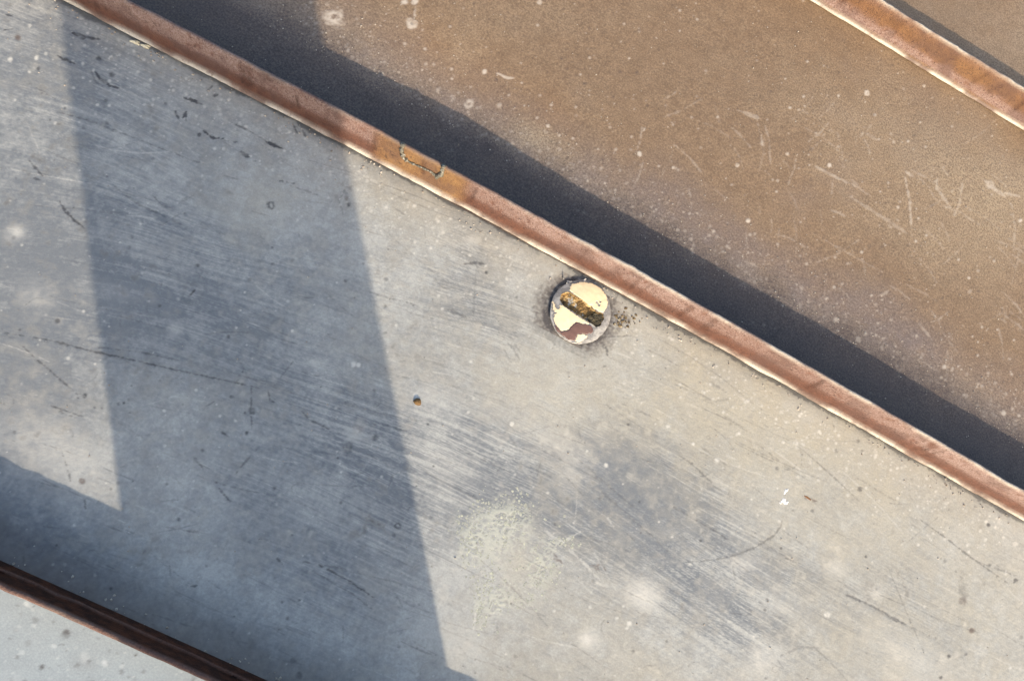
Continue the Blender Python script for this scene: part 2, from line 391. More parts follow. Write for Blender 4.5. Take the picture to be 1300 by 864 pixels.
for pts, w, a in [
    ([(92, 42), (104, 46), (128, 50)], 2.0, .95), ([(72, 70), (80, 75), (95, 81)], 2.3, .95), ([(121, 92), (128, 101), (139, 109), (151, 112)], 1.5, .9), ([(116, 92), (122, 104), (131, 110)], .7, .6),
    ([(234, 124), (243, 127), (256, 132)], 2.1, .95), ([(264, 115), (270, 109)], 1.4, .7), ([(271, 122), (278, 119)], 1.4, .8), ([(223, 141), (226, 151)], 1.4, .9), ([(232, 150), (236, 142), (236, 153)], 1.5, .9),
    ([(259, 166), (268, 174), (283, 176)], 1.7, .95), ([(282, 178), (301, 180)], .9, .6), ([(295, 156), (320, 168), (340, 180)], .8, .7), ([(338, 180), (362, 190)], 1.9, .95), ([(306, 193), (317, 200)], 2.1, .9),
    ([(372, 158), (378, 170)], 1.6, .8), ([(384, 165), (388, 173)], 1.2, .7), ([(350, 228), (373, 233)], 1.0, .7), ([(362, 233), (405, 248)], .6, .4), ([(36, 202), (45, 213), (54, 223)], 1.4, .8), ([(43, 226), (52, 229)], 1, .7),
    ([(75, 255), (83, 268), (95, 280), (109, 291)], 1.4, .9), ([(73, 142), (110, 152), (167, 174), (257, 208)], .7, .6), ([(30, 102), (70, 125)], .6, .5), ([(145, 236), (170, 256), (232, 286)], .9, .55), ([(193, 247), (205, 260), (216, 264)], 1.1, .6),
    ([(4, 38), (18, 36)], 1.2, .8), ([(6, 18), (14, 20)], 1, .7), ([(0, 421), (60, 431), (120, 446), (200, 464), (320, 490)], .9, .75), ([(120, 440), (180, 447), (235, 459)], .7, .55), ([(28, 438), (45, 455), (75, 480), (102, 504)], .8, .7),
    ([(65, 515), (86, 522), (106, 529)], 1.3, .8), ([(70, 520), (95, 530)], .8, .6), ([(319, 492), (319, 560)], .6, .7), ([(375, 455), (355, 480), (335, 492)], .6, .55), ([(382, 520), (392, 532), (430, 550)], 1.3, .7), ([(340, 495), (343, 508), (350, 511)], .8, .7),
    ([(280, 547), (291, 555)], 1.8, .8), ([(240, 376), (247, 368)], 1.2, .85), ([(590, 335), (604, 333), (616, 335)], 2.0, .9), ([(600, 326), (608, 345)], 1, .6), ([(604, 345), (602, 385), (600, 415)], .7, .5), ([(565, 392), (577, 396), (592, 403)], 2.4, .6),
    ([(465, 370), (530, 388)], .7, .6), ([(640, 430), (652, 443), (662, 460)], 1.3, .5), ([(646, 426), (660, 446)], .9, .5), ([(637, 438), (650, 462)], .9, .45), ([(785, 510), (840, 535)], .6, .5), ([(850, 640), (880, 658), (910, 675), (926, 686)], .8, .7),
    ([(862, 578), (880, 590), (903, 612)], 1.0, .75), ([(995, 655), (992, 668), (982, 680), (960, 694), (935, 704), (918, 708), (890, 712), (868, 713)], 1.2, .65), ([(930, 716), (935, 742)], .7, .55), ([(1074, 754), (1100, 765), (1140, 787), (1152, 793)], 1.6, .85),
    ([(1152, 793), (1205, 818)], .8, .4), ([(1168, 659), (1190, 675), (1230, 705), (1281, 741)], .9, .8), ([(1240, 712), (1292, 731)], .8, .6), ([(1088, 606), (1145, 640)], .6, .45), ([(1213, 724), (1231, 746)], .8, .6), ([(995, 706), (1011, 714)], .9, .7),
    ([(990, 833), (1015, 821), (1040, 822)], 1.5, .4), ([(950, 752), (1000, 792)], .9, .4), ([(400, 714), (440, 735), (473, 757)], 1.2, .8), ([(400, 726), (450, 755), (476, 776)], .6, .5), ([(380, 712), (440, 722)], .7, .5), ([(480, 537), (520, 548)], .8, .6),
    ([(210, 668), (260, 676)], .8, .5), ([(222, 670), (250, 676)], .9, .6), ([(278, 620), (292, 636)], 1.4, .7), ([(325, 570), (296, 604)], .7, .55), ([(205, 636), (228, 634)], .8, .5), ([(76, 565), (84, 590), (90, 612)], .8, .6), ([(107, 635), (109, 645)], 1.2, .6),
    ([(250, 585), (260, 598)], 1, .6), ([(241, 744), (250, 743)], 1.2, .7), ([(272, 702), (276, 710)], 1.1, .6), ([(215, 715), (216, 730)], 1.1, .5), ([(352, 708), (360, 718)], 1.2, .7), ([(705, 590), (740, 628)], .7, .55), ([(530, 590), (575, 622)], 1.6, .35),
    ([(545, 480), (640, 510)], .9, .4), ([(560, 560), (650, 600)], 1.0, .4), ([(640, 575), (700, 605)], .9, .45), ([(720, 570), (800, 640)], 1.0, .45), ([(560, 610), (620, 640)], 1.6, .35), ([(520, 640), (600, 690)], .9, .35), ([(760, 620), (850, 700)], 1, .45),
    ([(880, 560), (930, 596)], .9, .4), ([(960, 562), (1010, 600)], .7, .4), ([(895, 480), (925, 500)], .7, .4), ([(905, 510), (930, 505)], .7, .4), ([(920, 528), (960, 555)], .8, .5), ([(965, 535), (975, 542)], .9, .6)]:
    S_('grime', pts, w, a if pts[0][0] < 420 else a*.72)
for x, y, r, a in [(105, 47, 3.2, .9), (125, 74, 3.2, .9), (141, 75, 2, .6), (142, 95, 3.2, .75), (253, 171, 2.6, .9), (107, 502, 3.2, .95), (73, 407, 3, .7), (320, 522, 4.5, .75), (313, 549, 2.5, .85), (443, 567, 6.5, .5), (443, 260, 2.6, .9), (99, 505, 1.6, .8),
                   (617, 346, 2.2, .8), (1092, 620, 3, .7), (1290, 736, 2.6, .75), (476, 555, 4, .6), (120, 517, 1.5, .9), (150, 512, 2.2, .6), (18, 548, 2, .6), (157, 511, 1.5, .8), (490, 355, 3, .45), (380, 857, 4, .7), (372, 838, 3.5, .4), (1226, 830, 2, .6)]:
    D_('grime', x, y, r, a, .45)
for x, y, r, ring in [(344, 260, 5.5, .6), (505, 667, 4.2, .6), (243, 372, 14, .8)]:
    D_('grime', x, y, r, .8 if r < 8 else .22, .3, ring=ring)
for x, y, r, a in [(22, 47, 4, .75), (104, 610, 3.8, .7), (590, 335, 2, .3), (1234, 800, 3.2, .7), (1222, 763, 5, .45), (756, 718, 2, .5), (455, 545, 6, .25), (440, 252, 3, .5)]:
    D_('rust', x, y, r, a, .5)
for pts in [[(751, 714), (757, 723)], [(756, 712), (762, 726)], [(763, 713), (769, 724)], [(749, 717), (768, 716)], [(700, 708), (712, 712)], [(703, 702), (715, 716)], [(1020, 629), (1040, 637)]]:
    S_('rust', pts, .9, .6)
D_('grime', 1222, 748, 12, .35, .5, asp=.45, ang=1.4)
for pts, w, a in [([(700, 680), (715, 688), (737, 674)], 1.6, .5), ([(716, 690), (742, 715), (768, 742)], 1.5, .45), ([(770, 655), (779, 668)], 1.6, .5), ([(604, 775), (601, 800)], 1.2, .6), ([(585, 775), (600, 765)], 1, .4), ([(757, 738), (772, 744)], 2, .4), ([(690, 672), (705, 684)], 1.4, .4)]:
    S_('pale', pts, w, a)
for x, y, r in [(13, 75, 3), (46, 73, 3), (371, 420, 2), (311, 371, 1.6), (848, 541, 2.5), (650, 538, 2.6), (910, 584, 3), (769, 590, 2.6), (880, 563, 2), (798, 791, 3), (783, 784, 2), (1050, 780, 3.2), (1289, 690, 3), (528, 502, 3.6), (449, 462, 3.5), (140, 74, 3), (455, 463, 3)]:
    D_('pale', x, y, r, .85, .5)
# dirt round the screw head and along the middle seam
for r0, a0, dx, dy in [(46, .75, -3, 1), (45, .65, 0, -2), (43, .5, 2, 2)]:
    g.dot('grime', 736+dx, 396+dy, r0, a0, .12, ragged=.10, ring=.80)
g.dot('rust', 733, 397, 52, .62, .22, ragged=.18, ring=.7); g.dot('grime', 728, 404, 52, .40, .25, ragged=.2, ring=.75)
for pts, w, a in [([(722, 357), (733, 350), (745, 352)], 4, .75), ([(700, 372), (693, 388), (694, 410), (703, 428)], 2.5, .6), ([(688, 378), (686, 400), (692, 425), (706, 438)], 1.2, .5), ([(776, 378), (778, 400), (774, 415)], 1.8, .6),
                  ([(784, 372), (779, 386)], 1.6, .6), ([(765, 428), (802, 426)], 1, .6), ([(764, 432), (766, 445)], 1.6, .6), ([(769, 440), (771, 452)], 1.4, .7), ([(735, 443), (740, 445)], 1.2, .5), ([(796, 400), (800, 412)], 1.3, .5), ([(806, 385), (802, 400)], .8, .5)]:
    S_('grime', pts, w, a)
for x, y, r, a in [(790, 404, 9, .5), (786, 411, 7, .5), (792, 402, 5, .85), (783, 409, 4, .6), (796, 408, 4, .6)]: D_('rust', x, y, r, a, .6)
for x, y, r in [(781, 412, 3), (786, 409, 2.4), (797, 400, 2.6), (787, 400, 2), (780, 419, 2), (794, 411, 2)]: D_('lichen', x, y, r, .9, .6)
g.layer('grime'); yy = -g.Y
g.L['grime'] = np.maximum(g.L['grime'], np.clip(f3-.66, 0, 1)*np.clip(f5-.45, 0, 1)*7.0)
g.L['rust'] = np.maximum(g.L['rust'], .62*sstep(.040, .006, g.Y+P+(f2-.5)*.016))  # brownish dirt tone, also painting the shade gradient at the lower seam's foot
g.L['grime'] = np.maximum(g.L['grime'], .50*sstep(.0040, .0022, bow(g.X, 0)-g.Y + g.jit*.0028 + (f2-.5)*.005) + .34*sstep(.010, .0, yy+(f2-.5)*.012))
lich = g.layer('lichen')
for b in [(620, 680, 30, 34, .30, 0), (650, 660, 26, 20, .28, 0), (600, 690, 18, 26, .22, 0), (660, 700, 36, 30, .22, 0), (625, 760, 26, 18, .22, 0), (690, 715, 24, 26, .26, 0), (660, 735, 34, 34, .30, 0), (632, 772, 24, 22, .28, 0), (606, 780, 6, 22, .3, 0), (640, 650, 40, 16, .25, 0), (712, 690, 22, 8, .25, 0), (590, 700, 18, 40, .18, 0)]: g.blob('lichen', *b)
pk = g.layer('pink'); g.blob('pink', 655, 715, 20, 34, .5, 0)
lich -= .30*np.exp(-((U-655)/18)**2-((V-718)/26)**2)
env = np.clip(lich*1.5, 0, .85)
n5, n12 = vnoise(g.shape, 4.2, 71), vnoise(g.shape, 10, 72)
ridge = np.maximum(sstep(.13, .04, np.abs(n5-.5)), .9*sstep(.10, .03, np.abs(n12-.5)))
lich[:] = env*np.clip(.0 + ridge*sstep(.10, .45, env+(f3-.5)*1.2), 0, 1)
c01 = lambda a: np.clip(a, 0, 1)
wear = np.stack([c01(g.L['scuff']), c01(g.L['grime'])*.92, c01(g.L['pale']), c01(g.L['tan']+g.L['pink'])], -1)
wear_and_shade = np.stack([c01(g.L['rust']), c01(g.L['lichen']), np.zeros(g.shape), np.ones(g.shape)], -1)  # rust layer also holds the brown gradient at the lower seam's foot
micro = (L1*.000012 + (vnoise(g.shape, 2.2, 44)-.5)*.00007 + (f2-.5)*.0002 - c01(g.L['grime'])*.00006 + c01(g.L['pale'])*.00005 + c01(g.L['lichen'])*.00016)
def z_grey(X, Y): return z_waves(X, Y, 3, .0011)*sstep(0, .03, -Y)*sstep(0, .03, Y+P) + .0035*sstep(-P+.022, -P+.004, Y)
panel_g = make_sheet_object('roof_panel', g, z_grey, {'wear': wear, 'wear_and_shade': wear_and_shade}, M_GREY, roof, XA, XB, micro)
panel_g['label'] = 'grey chalky panel with dark scuff streaks between lower and middle seam'

# ---------- brown panel beyond the middle seam
b_ = Sheet(-.34, .46, .0, P+.0035, .0008)
U, V = b_.U, b_.V; f1 = fbm(b_.shape, 110, 121); f2 = fbm(b_.shape, 26, 131)
vio = b_.layer('violet'); edge = b_.Y
vio[:] = .85*sstep(.115, .05, edge+(f1-.5)*.06) * (.55+.8*f2)
vio += .25*sstep(.55, .75, f1)
org = b_.layer('orange')
for q in [(700, 150, 26, 40, .55, 0), (905, 330, 60, 40, .45, .5), (1285, 530, 40, 50, .55, 0), (545, 50, 60, 40, .35, .3), (600, 100, 70, 30, .25, .5), (1180, 490, 80, 30, .3, .6), (760, 250, 40, 30, .2, .5), (1020, 370, 60, 30, .25, .5), (480, 95, 60, 20, .2, .5)]:
    b_.blob('orange', *q)
org += (f1-.5)*.4
li = b_.layer('light')
for q in [(1270, 260, 80, 70, .55, .5), (1200, 200, 140, 80, .25, .5), (1080, 160, 160, 70, .20, .4), (690, 175, 40, 20, .4, .5), (590, 65, 20, 30, .25, 0), (640, 20, 200, 30, .15, 0), (1200, 330, 120, 40, .2, .5), (675, 170, 30, 16, .3, 0), (1150, 290, 80, 40, .2, .5)]:
    b_.blob('light', *q)
li += (f1-.5)*.35 + (f2-.5)*.3 + .30*sstep(.085, .055, edge+(f2-.5)*.04)
b_.layer('pale'); b_.layer('grime')
for i in range(1000):
    x = random.uniform(300, 1300); y = random.uniform(0, 600)
    b_.dot('pale', x, y, random.choice((.7, .9, 1.1, 1.6)), random.uniform(.25, .75), .6)
for i in range(800):
    x = random.uniform(380, 1300); y = .565*(x-400)+54-abs(random.gauss(0, 34))-2
    b_.dot('pale', x, y, random.choice((.7, .9, 1.1, 1.1, 1.8)), random.uniform(.15, .65), .7)
for i in range(500):
    x = random.uniform(150, 1300); y = random.uniform(0, 600); b_.dot('grime', x, y, random.choice((.9, 1.3, 1.8)), random.uniform(.3, .6), .6)
for i in range(120):
    x = random.uniform(800, 1300); y = random.uniform(110, 500); th = random.choice((.55, .6, 1.5, 2.3, .9))+random.gauss(0, .2); ln = random.uniform(10, 60)
    b_.stroke('pale', [(x, y), (x+ln*.5*math.cos(th), y+ln*.5*math.sin(th)), (x+ln*math.cos(th+.1), y+ln*math.sin(th+.1))], random.uniform(.5, 1), random.uniform(.12, .35), 1, 1.2)
for pts, w, a in [([(632, 90), (643, 96), (653, 97)], 1.8, .9), ([(528, 6), (525, 26)], 1, .6), ([(966, 170), (967, 190)], 1.2, .7), ([(1148, 220), (1155, 250), (1159, 300)], 1.2, .6), ([(1028, 208), (1075, 232)], 1.4, .5), ([(1190, 240), (1208, 266)], 1.2, .5),
                  ([(1080, 250), (1120, 275), (1155, 298)], 2.2, .35), ([(1248, 228), (1262, 240), (1276, 250)], 3, .6), ([(1275, 245), (1296, 250)], 1.6, .6), ([(1150, 218), (1160, 224)], 1.8, .7), ([(1190, 225), (1188, 240)], 1.2, .6), ([(936, 140), (955, 148), (966, 152)], 3, .45), ([(1100, 170), (1115, 178)], 2.5, .35), ([(960, 150), (964, 168)], 1, .4), ([(1195, 420), (1218, 450)], .9, .5), ([(1040, 300), (1120, 345)], 1, .3)]:
    b_.stroke('pale', pts, w, a*.75)
for x, y, r, a in [(523, 29, 6, .9), (514, 2, 4, .9), (527, 2, 4, .9), (616, 88, 3, .85), (812, 195, 3, .9), (685, 2, 3, .8), (950, 280, 3, .9), (1101, 118, 3.2, .9), (1003, 137, 2, .9), (1053, 210, 2.4, .9), (936, 210, 2.4, .7), (999, 196, 2, .6), (1257, 235, 5, .6), (636, 130, 3, .5), (742, 270, 3, .7), (697, 158, 2.2, .8), (1198, 466, 2.6, .9), (1090, 430, 3, .8), (1274, 524, 3, .9), (1062, 406, 3, .8), (1295, 280, 3, .8), (860, 292, 2, .6)]:
    b_.dot('pale', x, y, r, a, .4)
b_.dot('pale', 424, 22, 12, .8, .35, asp=.8, ang=.4, ragged=.5, ring=.5); b_.dot('pale', 597, 127, 5.5, .75, .3, ring=.6)
b_.dot('grime', 620, 183, 9, .55, .5); b_.dot('grime', 523, 29, 2.2, .7)
wear = np.stack([c01(b_.L['violet']), c01(b_.L['orange']), c01(b_.L['pale']), c01(b_.L['light'])], -1)
slate_shade = .86*sstep(.076, .044, edge+(f1-.5)*.012+(f2-.5)*.022)*(.82+.36*f2)       # dirt film, also painting the seam's cast shadow darker along its foot
wear_and_shade = np.stack([c01(b_.L['grime'])*.8, slate_shade, np.zeros(b_.shape), np.ones(b_.shape)], -1)
micro_b = (vnoise(b_.shape, 1.8, 144)-.5)*.00014 + (f2-.5)*.0004 + c01(b_.L['pale'])*.0001
def z_brown(X, Y):
    dip = -.0055*np.exp(-((X+.065)/.075)**2-((Y-.062)/.045)**2)
    return (z_waves(X, Y, 8, .0016)*sstep(P, P-.03, Y)*sstep(.02, .05, Y) + dip) + .0008*sstep(.02, .0, Y)
panel_b = make_sheet_object('roof_panel', b_, z_brown, {'wear': wear, 'wear_and_shade': wear_and_shade}, M_BROWN, roof, XA, XB, micro_b)
panel_b['label'] = 'brown grainy weathered panel between middle and upper right seam'

# ---------- the other panels
def plain_panel(k, mat, res, xr, kind):
    s = Sheet(xr[0], xr[1], k*P+.001, k*P+P+.0035, res)
    f1 = fbm(s.shape, .09/res, 300+k*7); f2 = fbm(s.shape, .02/res, 400+k*7)
    if kind == 'grey':
        for n in ('grime', 'pale', 'rust'): s.layer(n)
        if k == -2:
            for i in range(260):
                x = random.uniform(-20, 260); y = random.uniform(735, 900)
                s.dot('pale' if random.random() < .5 else 'grime', x, y, random.choice((.9, 1.2, 1.8, 2.4)), random.uniform(.2, .6), .6)
            for x, y, r, a in [(84, 804, 5, .85), (53, 846, 3.2, .85), (172, 831, 2, .9), (45, 787, 4, .35), (68, 789, 2.6, .4), (154, 852, 3, .5), (20, 800, 3, .25), (182, 852, 2.5, .4), (36, 816, 4, .25)]: s.dot('grime', x, y, r, a, .45)
            for x, y, r, a in [(133, 842, 4, .9), (68, 820, 3, .7), (108, 834, 7, .4), (134, 842, 3, .9), (34, 766, 3, .8), (28, 828, 3, .5)]: s.dot('pale', x, y, r, a, .5)
            s.blob('rust', 108, 842, 16, 10, .14)
        wear = np.stack([c01(.35+(f1-.5)*.9+(f2-.5)*.6), c01(s.L['grime']), c01(s.L['pale']+np.clip(f2-.62, 0, 1)), c01(.2+(f1-.5)*.8)], -1)
        wear_and_shade = np.stack([c01(s.L['rust']), np.zeros(s.shape), np.zeros(s.shape), np.ones(s.shape)], -1)
    else:
        wear = np.stack([c01((f1-.4)*.6), c01((f2-.5)*.8+.1), np.zeros(s.shape), c01(.25+(f1-.5))], -1)
        wear_and_shade = np.stack([np.zeros(s.shape)]*3+[np.ones(s.shape)], -1)
    zf = lambda X, Y: z_waves(X, Y, 40+k, .0012)*sstep(0, .03, k*P+P-Y)*sstep(.02, .05, Y-k*P)
    return make_sheet_object('roof_panel', s, zf, {'wear': wear, 'wear_and_shade': wear_and_shade}, mat, roof, XA, XB, (f2-.5)*.0004)
pl = plain_panel(-2, M_PALE, .0009, (-.26, .06), 'grey'); pl['label'] = 'pale grey panel at the lower left, beyond the dark lower seam'
pr = plain_panel(1, M_BROWN, .0016, (.05, .45), 'brown'); pr['label'] = 'brown panel at the upper right, beyond the orange seam'
for k in (-4, -3): plain_panel(k, M_PALE, .006, (-.6, .6), 'grey')
for k in (2, 3): plain_panel(k, M_BROWN, .006, (-.6, .6), 'brown')

# ------------------------------------------------------------------ standing seams
PROF = [  # y, z, chalk, worn lip and painted edge highlight
    (.0045, -.012, 0, 0), (.0030, .0012, 0, .0), (.0004, .0008, 0, .3), (-.0012, .0011, 0, .9), (-.0017, .0020, 0, 1), (-.0011, .0028, 0, .95), (.0002, .0035, 0, .3), (.0013, .0050, .0, .0),
    (.0022, .0085, .05, 0), (.0027, .0115, .22, 0), (.0031, .0150, .85, 0), (.0036, .0195, 1, 0), (.0041, .0235, 1, 0), (.0044, .0254, .9, .25), (.0054, .0265, .6, .75), (.0068, .0262, .5, .6), (.0074, .0245, .3, .1),
    (.0076, .0135, .1, 0), (.0074, .0128, .1, .05), (.0088, .0122, .35, .25), (.0092, .0110, .1, 0), (.0094, .004, .05, 0), (.0096, -.012, 0, 0)]
def seam(k, chalk, top_edge, orange):
    r = np.random.default_rng(60+k)
    fine = (-.42, .55) if k in (-1, 0, 1) else (0, 0)
    xs = np.concatenate([np.arange(XA, fine[0], .012), np.arange(fine[0], fine[1], .0014), np.arange(fine[1], XB, .012)]) if fine[1] > fine[0] else np.arange(XA, XB, .012)
    n, m = len(xs), len(PROF); pr = np.array(PROF)
    dx = np.gradient(xs)
    def wob(cell, amp):
        c = np.arange(xs[0]-cell, xs[-1]+2*cell, cell); return np.interp(xs, c, r.normal(0, amp, len(c)))
    w1, w2, w3 = wob(.07, .00022), wob(.008, .00008), wob(.08, .0002)
    lipw = wob(.014, .00022)+wob(.003, .00010); lipz = wob(.02, .0002)
    X = np.repeat(xs[:, None], m, 1)
    hz = np.clip(pr[:, 1]/SH, 0, 1)
    Y = k*P + bow(xs, k)[:, None] + pr[None, :, 0] + (w1+w2)[:, None]*hz[None, :]
    Z = pr[None, :, 1] + (w3+w2)[:, None]*(hz[None, :]**2)
    lipm = np.exp(-((np.arange(m)-3.6)/1.4)**2)
    tw = .4*r.normal(0, .00018, n) + wob(.004, .00014)
    topm = np.exp(-((np.arange(m)-14)/1.3)**2)
    Z = Z + tw[:, None]*topm[None, :]*.8; Y = Y + (tw*.7)[:, None]*topm[None, :]
    ding = np.zeros(n)
    for q in range(14): ding += r.normal(0, .00025)*np.exp(-((xs-r.uniform(-.4, .5))/r.uniform(.004, .014))**2)
    Y = Y + ding[:, None]*(hz[None, :]**2)
    Y = Y + lipw[:, None]*lipm[None, :]; Z = Z + np.abs(lipz)[:, None]*lipm[None, :]
    if k == -1:
        lw = wob(.018, .0013); ly = wob(.012, .0005); bm = np.exp(-((np.arange(m)-18.5)/1.1)**2)
        Z = Z + lw[:, None]*bm[None, :]; Y = Y + ly[:, None]*bm[None, :]
    A = np.zeros((n, m, 4))
    A[..., 0] = pr[None, :, 2]*chalk(xs)[:, None] + 0
    tops = np.arange(m) > 11
    A[..., 1] = pr[None, :, 3]*np.where(tops[None, :], top_edge(xs)[:, None], 1.0)  # above the lip this paints a cream highlight along the top edge
    if k == 1: A[..., 0] = (.75*sstep(.0135, .009, Z+w2[:, None]*8) + .35*sstep(.021, .0245, Z))*(pr[None, :, 3] < .3)*(np.arange(m) < 16)
    ov = orange(xs)[:, None]*np.ones((1, m)); A[..., 2] = ov*(pr[None, :, 3] < .4); A[..., 0] *= 1-ov*(k == 0); A[..., 2] *= 1-A[..., 0]*(k == 1)
    # short dark nicks and stains down the front face
    for q in range(26):
        x0 = r.uniform(-.4, .5); tilt = r.uniform(-.15, .15); wd = r.uniform(.0008, .0025)
        d = np.abs(X-x0-tilt*(Z-.012)); A[..., 3] = np.maximum(A[..., 3], r.uniform(.15, .55)*sstep(wd*1.6, wd*.3, d)*(Z > .008)*(Z < .024)*(np.arange(m) < 14))
    if k == 0:
        for px in (-.1835, -.1485, -.064, .2265, .315):
            d = np.abs(X-px+.12*(Z-.018)); A[..., 3] = np.maximum(A[..., 3], .55*sstep(.0022, .0004, d)*(Z > .010)*(Z < .0235)*(np.arange(m) < 14))
    if k == -1: A[..., 3] = np.maximum(A[..., 3], .93*((np.arange(m) > 15) & (np.arange(m) != 19))[None, :]*np.ones((n, 1)))  # back of the lower seam painted near black, as its shaded side
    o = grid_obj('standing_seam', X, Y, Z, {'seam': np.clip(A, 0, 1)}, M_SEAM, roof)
    return o
box = lambda a, b, s: (lambda x: sstep(a-s, a+s, x)*sstep(b+s, b-s, x))
seam_b = seam(0, lambda x: .75+.2*np.sin(x*23), lambda x: .25+.75*sstep(-.08, .12, x), box(-.094, -.035, .007))
seam_b['label'] = 'pinkish brown seam with pale worn lip running diagonally across the middle'
seam_a = seam(-1, lambda x: .3+0*x, lambda x: .10+.08*np.sin(x*40), lambda x: 0*x)
seam_a['label'] = 'dark brown seam crossing the lower left corner'
seam_c = seam(1, lambda x: .0*x, lambda x: 1.0+0*x, lambda x: .55+.1*np.sin(x*31))
seam_c['label'] = 'orange brown seam with cream edges at the upper right'
for k in (-4, -3, -2, 2, 3, 4): seam(k, lambda x: .5+0*x, lambda x: .6+0*x, lambda x: 0*x)

# clip tab punched in the middle seam, with its bead of sealant
M_TAB = mat_simple('orange_repaint', (.225, .128, .056), (.175, .096, .044), 160, .7, .0004, c3=(.21, .115, .05), s3=220)
M_SEAL = mat_simple('old_sealant', (.13, .12, .085), (.05, .045, .035), 900, .55, .0005, .5, c3=(.30, .28, .23), s3=800)
def face_y(x, z):
    zz = [p[1] for p in PROF[7:15]]; ys = [p[0] for p in PROF[7:15]]
    return float(bow(np.array([x]), 0)[0]) + float(np.interp(z, zz, ys))
def px_on_face(u, v):
    """where a point of the photo lies on the front face of the middle seam"""
    d = CAM_R @ np.array([(u-PW/2)/FPX, -(v-PH/2)/FPX, -1.0]); y = .006
    for i in range(6):
        t = (y-CAM_P[1])/d[1]; q = CAM_P+t*d; y = face_y(q[0], q[2])
    return q
A0 = px_on_face(512, 181); A1 = px_on_face(513, 200); B1 = px_on_face(558, 222); B0 = px_on_face(563, 209)
V = []; F = []
xs_ = np.linspace(A0[0]+.0012, B0[0]-.0012, 26); zs_ = np.linspace(A1[2]+.001, SH-.0012, 10)
for dep in (0, 1):
    for x in xs_:
        for j, z in enumerate(zs_):
            y = face_y(x, min(z, .0262)) - (.00006 if dep == 0 else -.0010) + random.gauss(0, .00004)
            V.append((x, y, z))
nz, nxx = len(zs_), len(xs_)
def vid(d, i, j): return d*nz*nxx+i*nz+j
for i in range(nxx-1):
    for j in range(nz-1):
        F.append((vid(0, i, j), vid(0, i+1, j), vid(0, i+1, j+1), vid(0, i, j+1))); F.append((vid(1, i, j), vid(1, i, j+1), vid(1, i+1, j+1), vid(1, i+1, j)))
    F.append((vid(0, i, nz-1), vid(0, i+1, nz-1), vid(1, i+1, nz-1), vid(1, i, nz-1))); F.append((vid(0, i, 0), vid(1, i, 0), vid(1, i+1, 0), vid(0, i+1, 0)))
for j in range(nz-1):
    F.append((vid(0, 0, j), vid(0, 0, j+1), vid(1, 0, j+1), vid(1, 0, j))); F.append((vid(0, nxx-1, j), vid(1, nxx-1, j), vid(1, nxx-1, j+1), vid(0, nxx-1, j+1)))
tabo = mesh_obj('clip_tab', V, F, M_TAB, seam_b, smooth=False); tabo['label'] = 'orange repainted clip tab outlined with sealant'
def tube(path, radf, seg=8):
    V = []; F = []; path = [Vector(p) for p in path]
    for i, p in enumerate(path):
        t = (path[min(i+1, len(path)-1)]-path[max(i-1, 0)]).normalized()
        a = t.cross(Vector((0, -1, .2))).normalized(); b = t.cross(a)
        r = radf(i/(len(path)-1))
        for s in range(seg):
            th = 6.2832*s/seg; V.append(p+(a*math.cos(th)+b*math.sin(th))*r*random.uniform(.82, 1.15))
    for i in range(len(path)-1):
        for s in range(seg): F.append((i*seg+s, i*seg+(s+1) % seg, (i+1)*seg+(s+1) % seg, (i+1)*seg+s))
    F.append(tuple(range(seg-1, -1, -1))); F.append(tuple((len(path)-1)*seg+s for s in range(seg)))
    return V, F
def resample(pts, n):
    pts = [Vector(p) for p in pts]; ls = [0]
    for i in range(len(pts)-1): ls.append(ls[-1]+(pts[i+1]-pts[i]).length)
    out = []
    for q in np.linspace(0, ls[-1], n):
        i = min(max(int(np.searchsorted(ls, q))-1, 0), len(pts)-2); t = (q-ls[i])/(ls[i+1]-ls[i]+1e-9); out.append(pts[i].lerp(pts[i+1], t))
    return out
corner = [(512, 181.5), (510.5, 190), (513, 199), (521, 205), (535, 211), (548, 217), (555, 223), (561, 220), (563, 213), (563.5, 209.5)]
path = resample([tuple(px_on_face(*q)+np.array([0, -.0007, 0])) for q in corner], 90)
def seal_r(t): return (.0013 if t < .30 else .0007 if t < .68 else .0014)*(1+.25*math.sin(t*70)+.2*math.sin(t*131+1))
so = mesh_obj('sealant_bead', *tube(path, seal_r), M_SEAL, seam_b); so['label'] = 'crusty grey-green bead of sealant in a U shape'

# ------------------------------------------------------------------ screw head with peeling paint
CX, CY = unp(736, 396.5)[:2]
def poly_px(crop): return [(640+x/6.171, 320+y/6.171) for x, y in crop]
P_TOP = poly_px([(500, 300), (515, 255), (590, 236), (660, 243), (722, 262), (768, 300), (797, 350), (807, 400), (790, 452), (758, 482), (728, 472), (690, 450), (640, 412), (590, 378), (545, 342), (512, 318)])
P_SLOT = poly_px([(428, 385), (448, 330), (490, 316), (530, 338), (600, 383), (660, 428), (720, 478), (765, 490), (770, 530), (742, 582), (710, 592), (660, 562), (600, 522), (550, 487), (500, 457), (450, 417)])
P_DARK = poly_px([(652, 505), (720, 480), (765, 490), (769, 530), (741, 580), (710, 590), (662, 560), (645, 530)])
P_LOW = poly_px([(366, 372), (402, 424), (450, 420), (500, 462), (560, 502), (602, 532), (650, 560), (662, 575), (600, 566), (556, 555), (520, 584), (500, 612), (440, 630), (402, 582), (380, 545), (384, 480), (370, 430)])
P_LOW2 = poly_px([(545, 706), (565, 650), (602, 645), (652, 664), (612, 695), (575, 710)])
P_BRN = poly_px([(384, 580), (402, 584), (440, 632), (500, 614), (520, 586), (556, 557), (600, 568), (660, 575), (690, 610), (684, 640), (620, 652), (600, 645), (565, 650), (546, 696), (500, 692), (452, 660), (410, 625)])
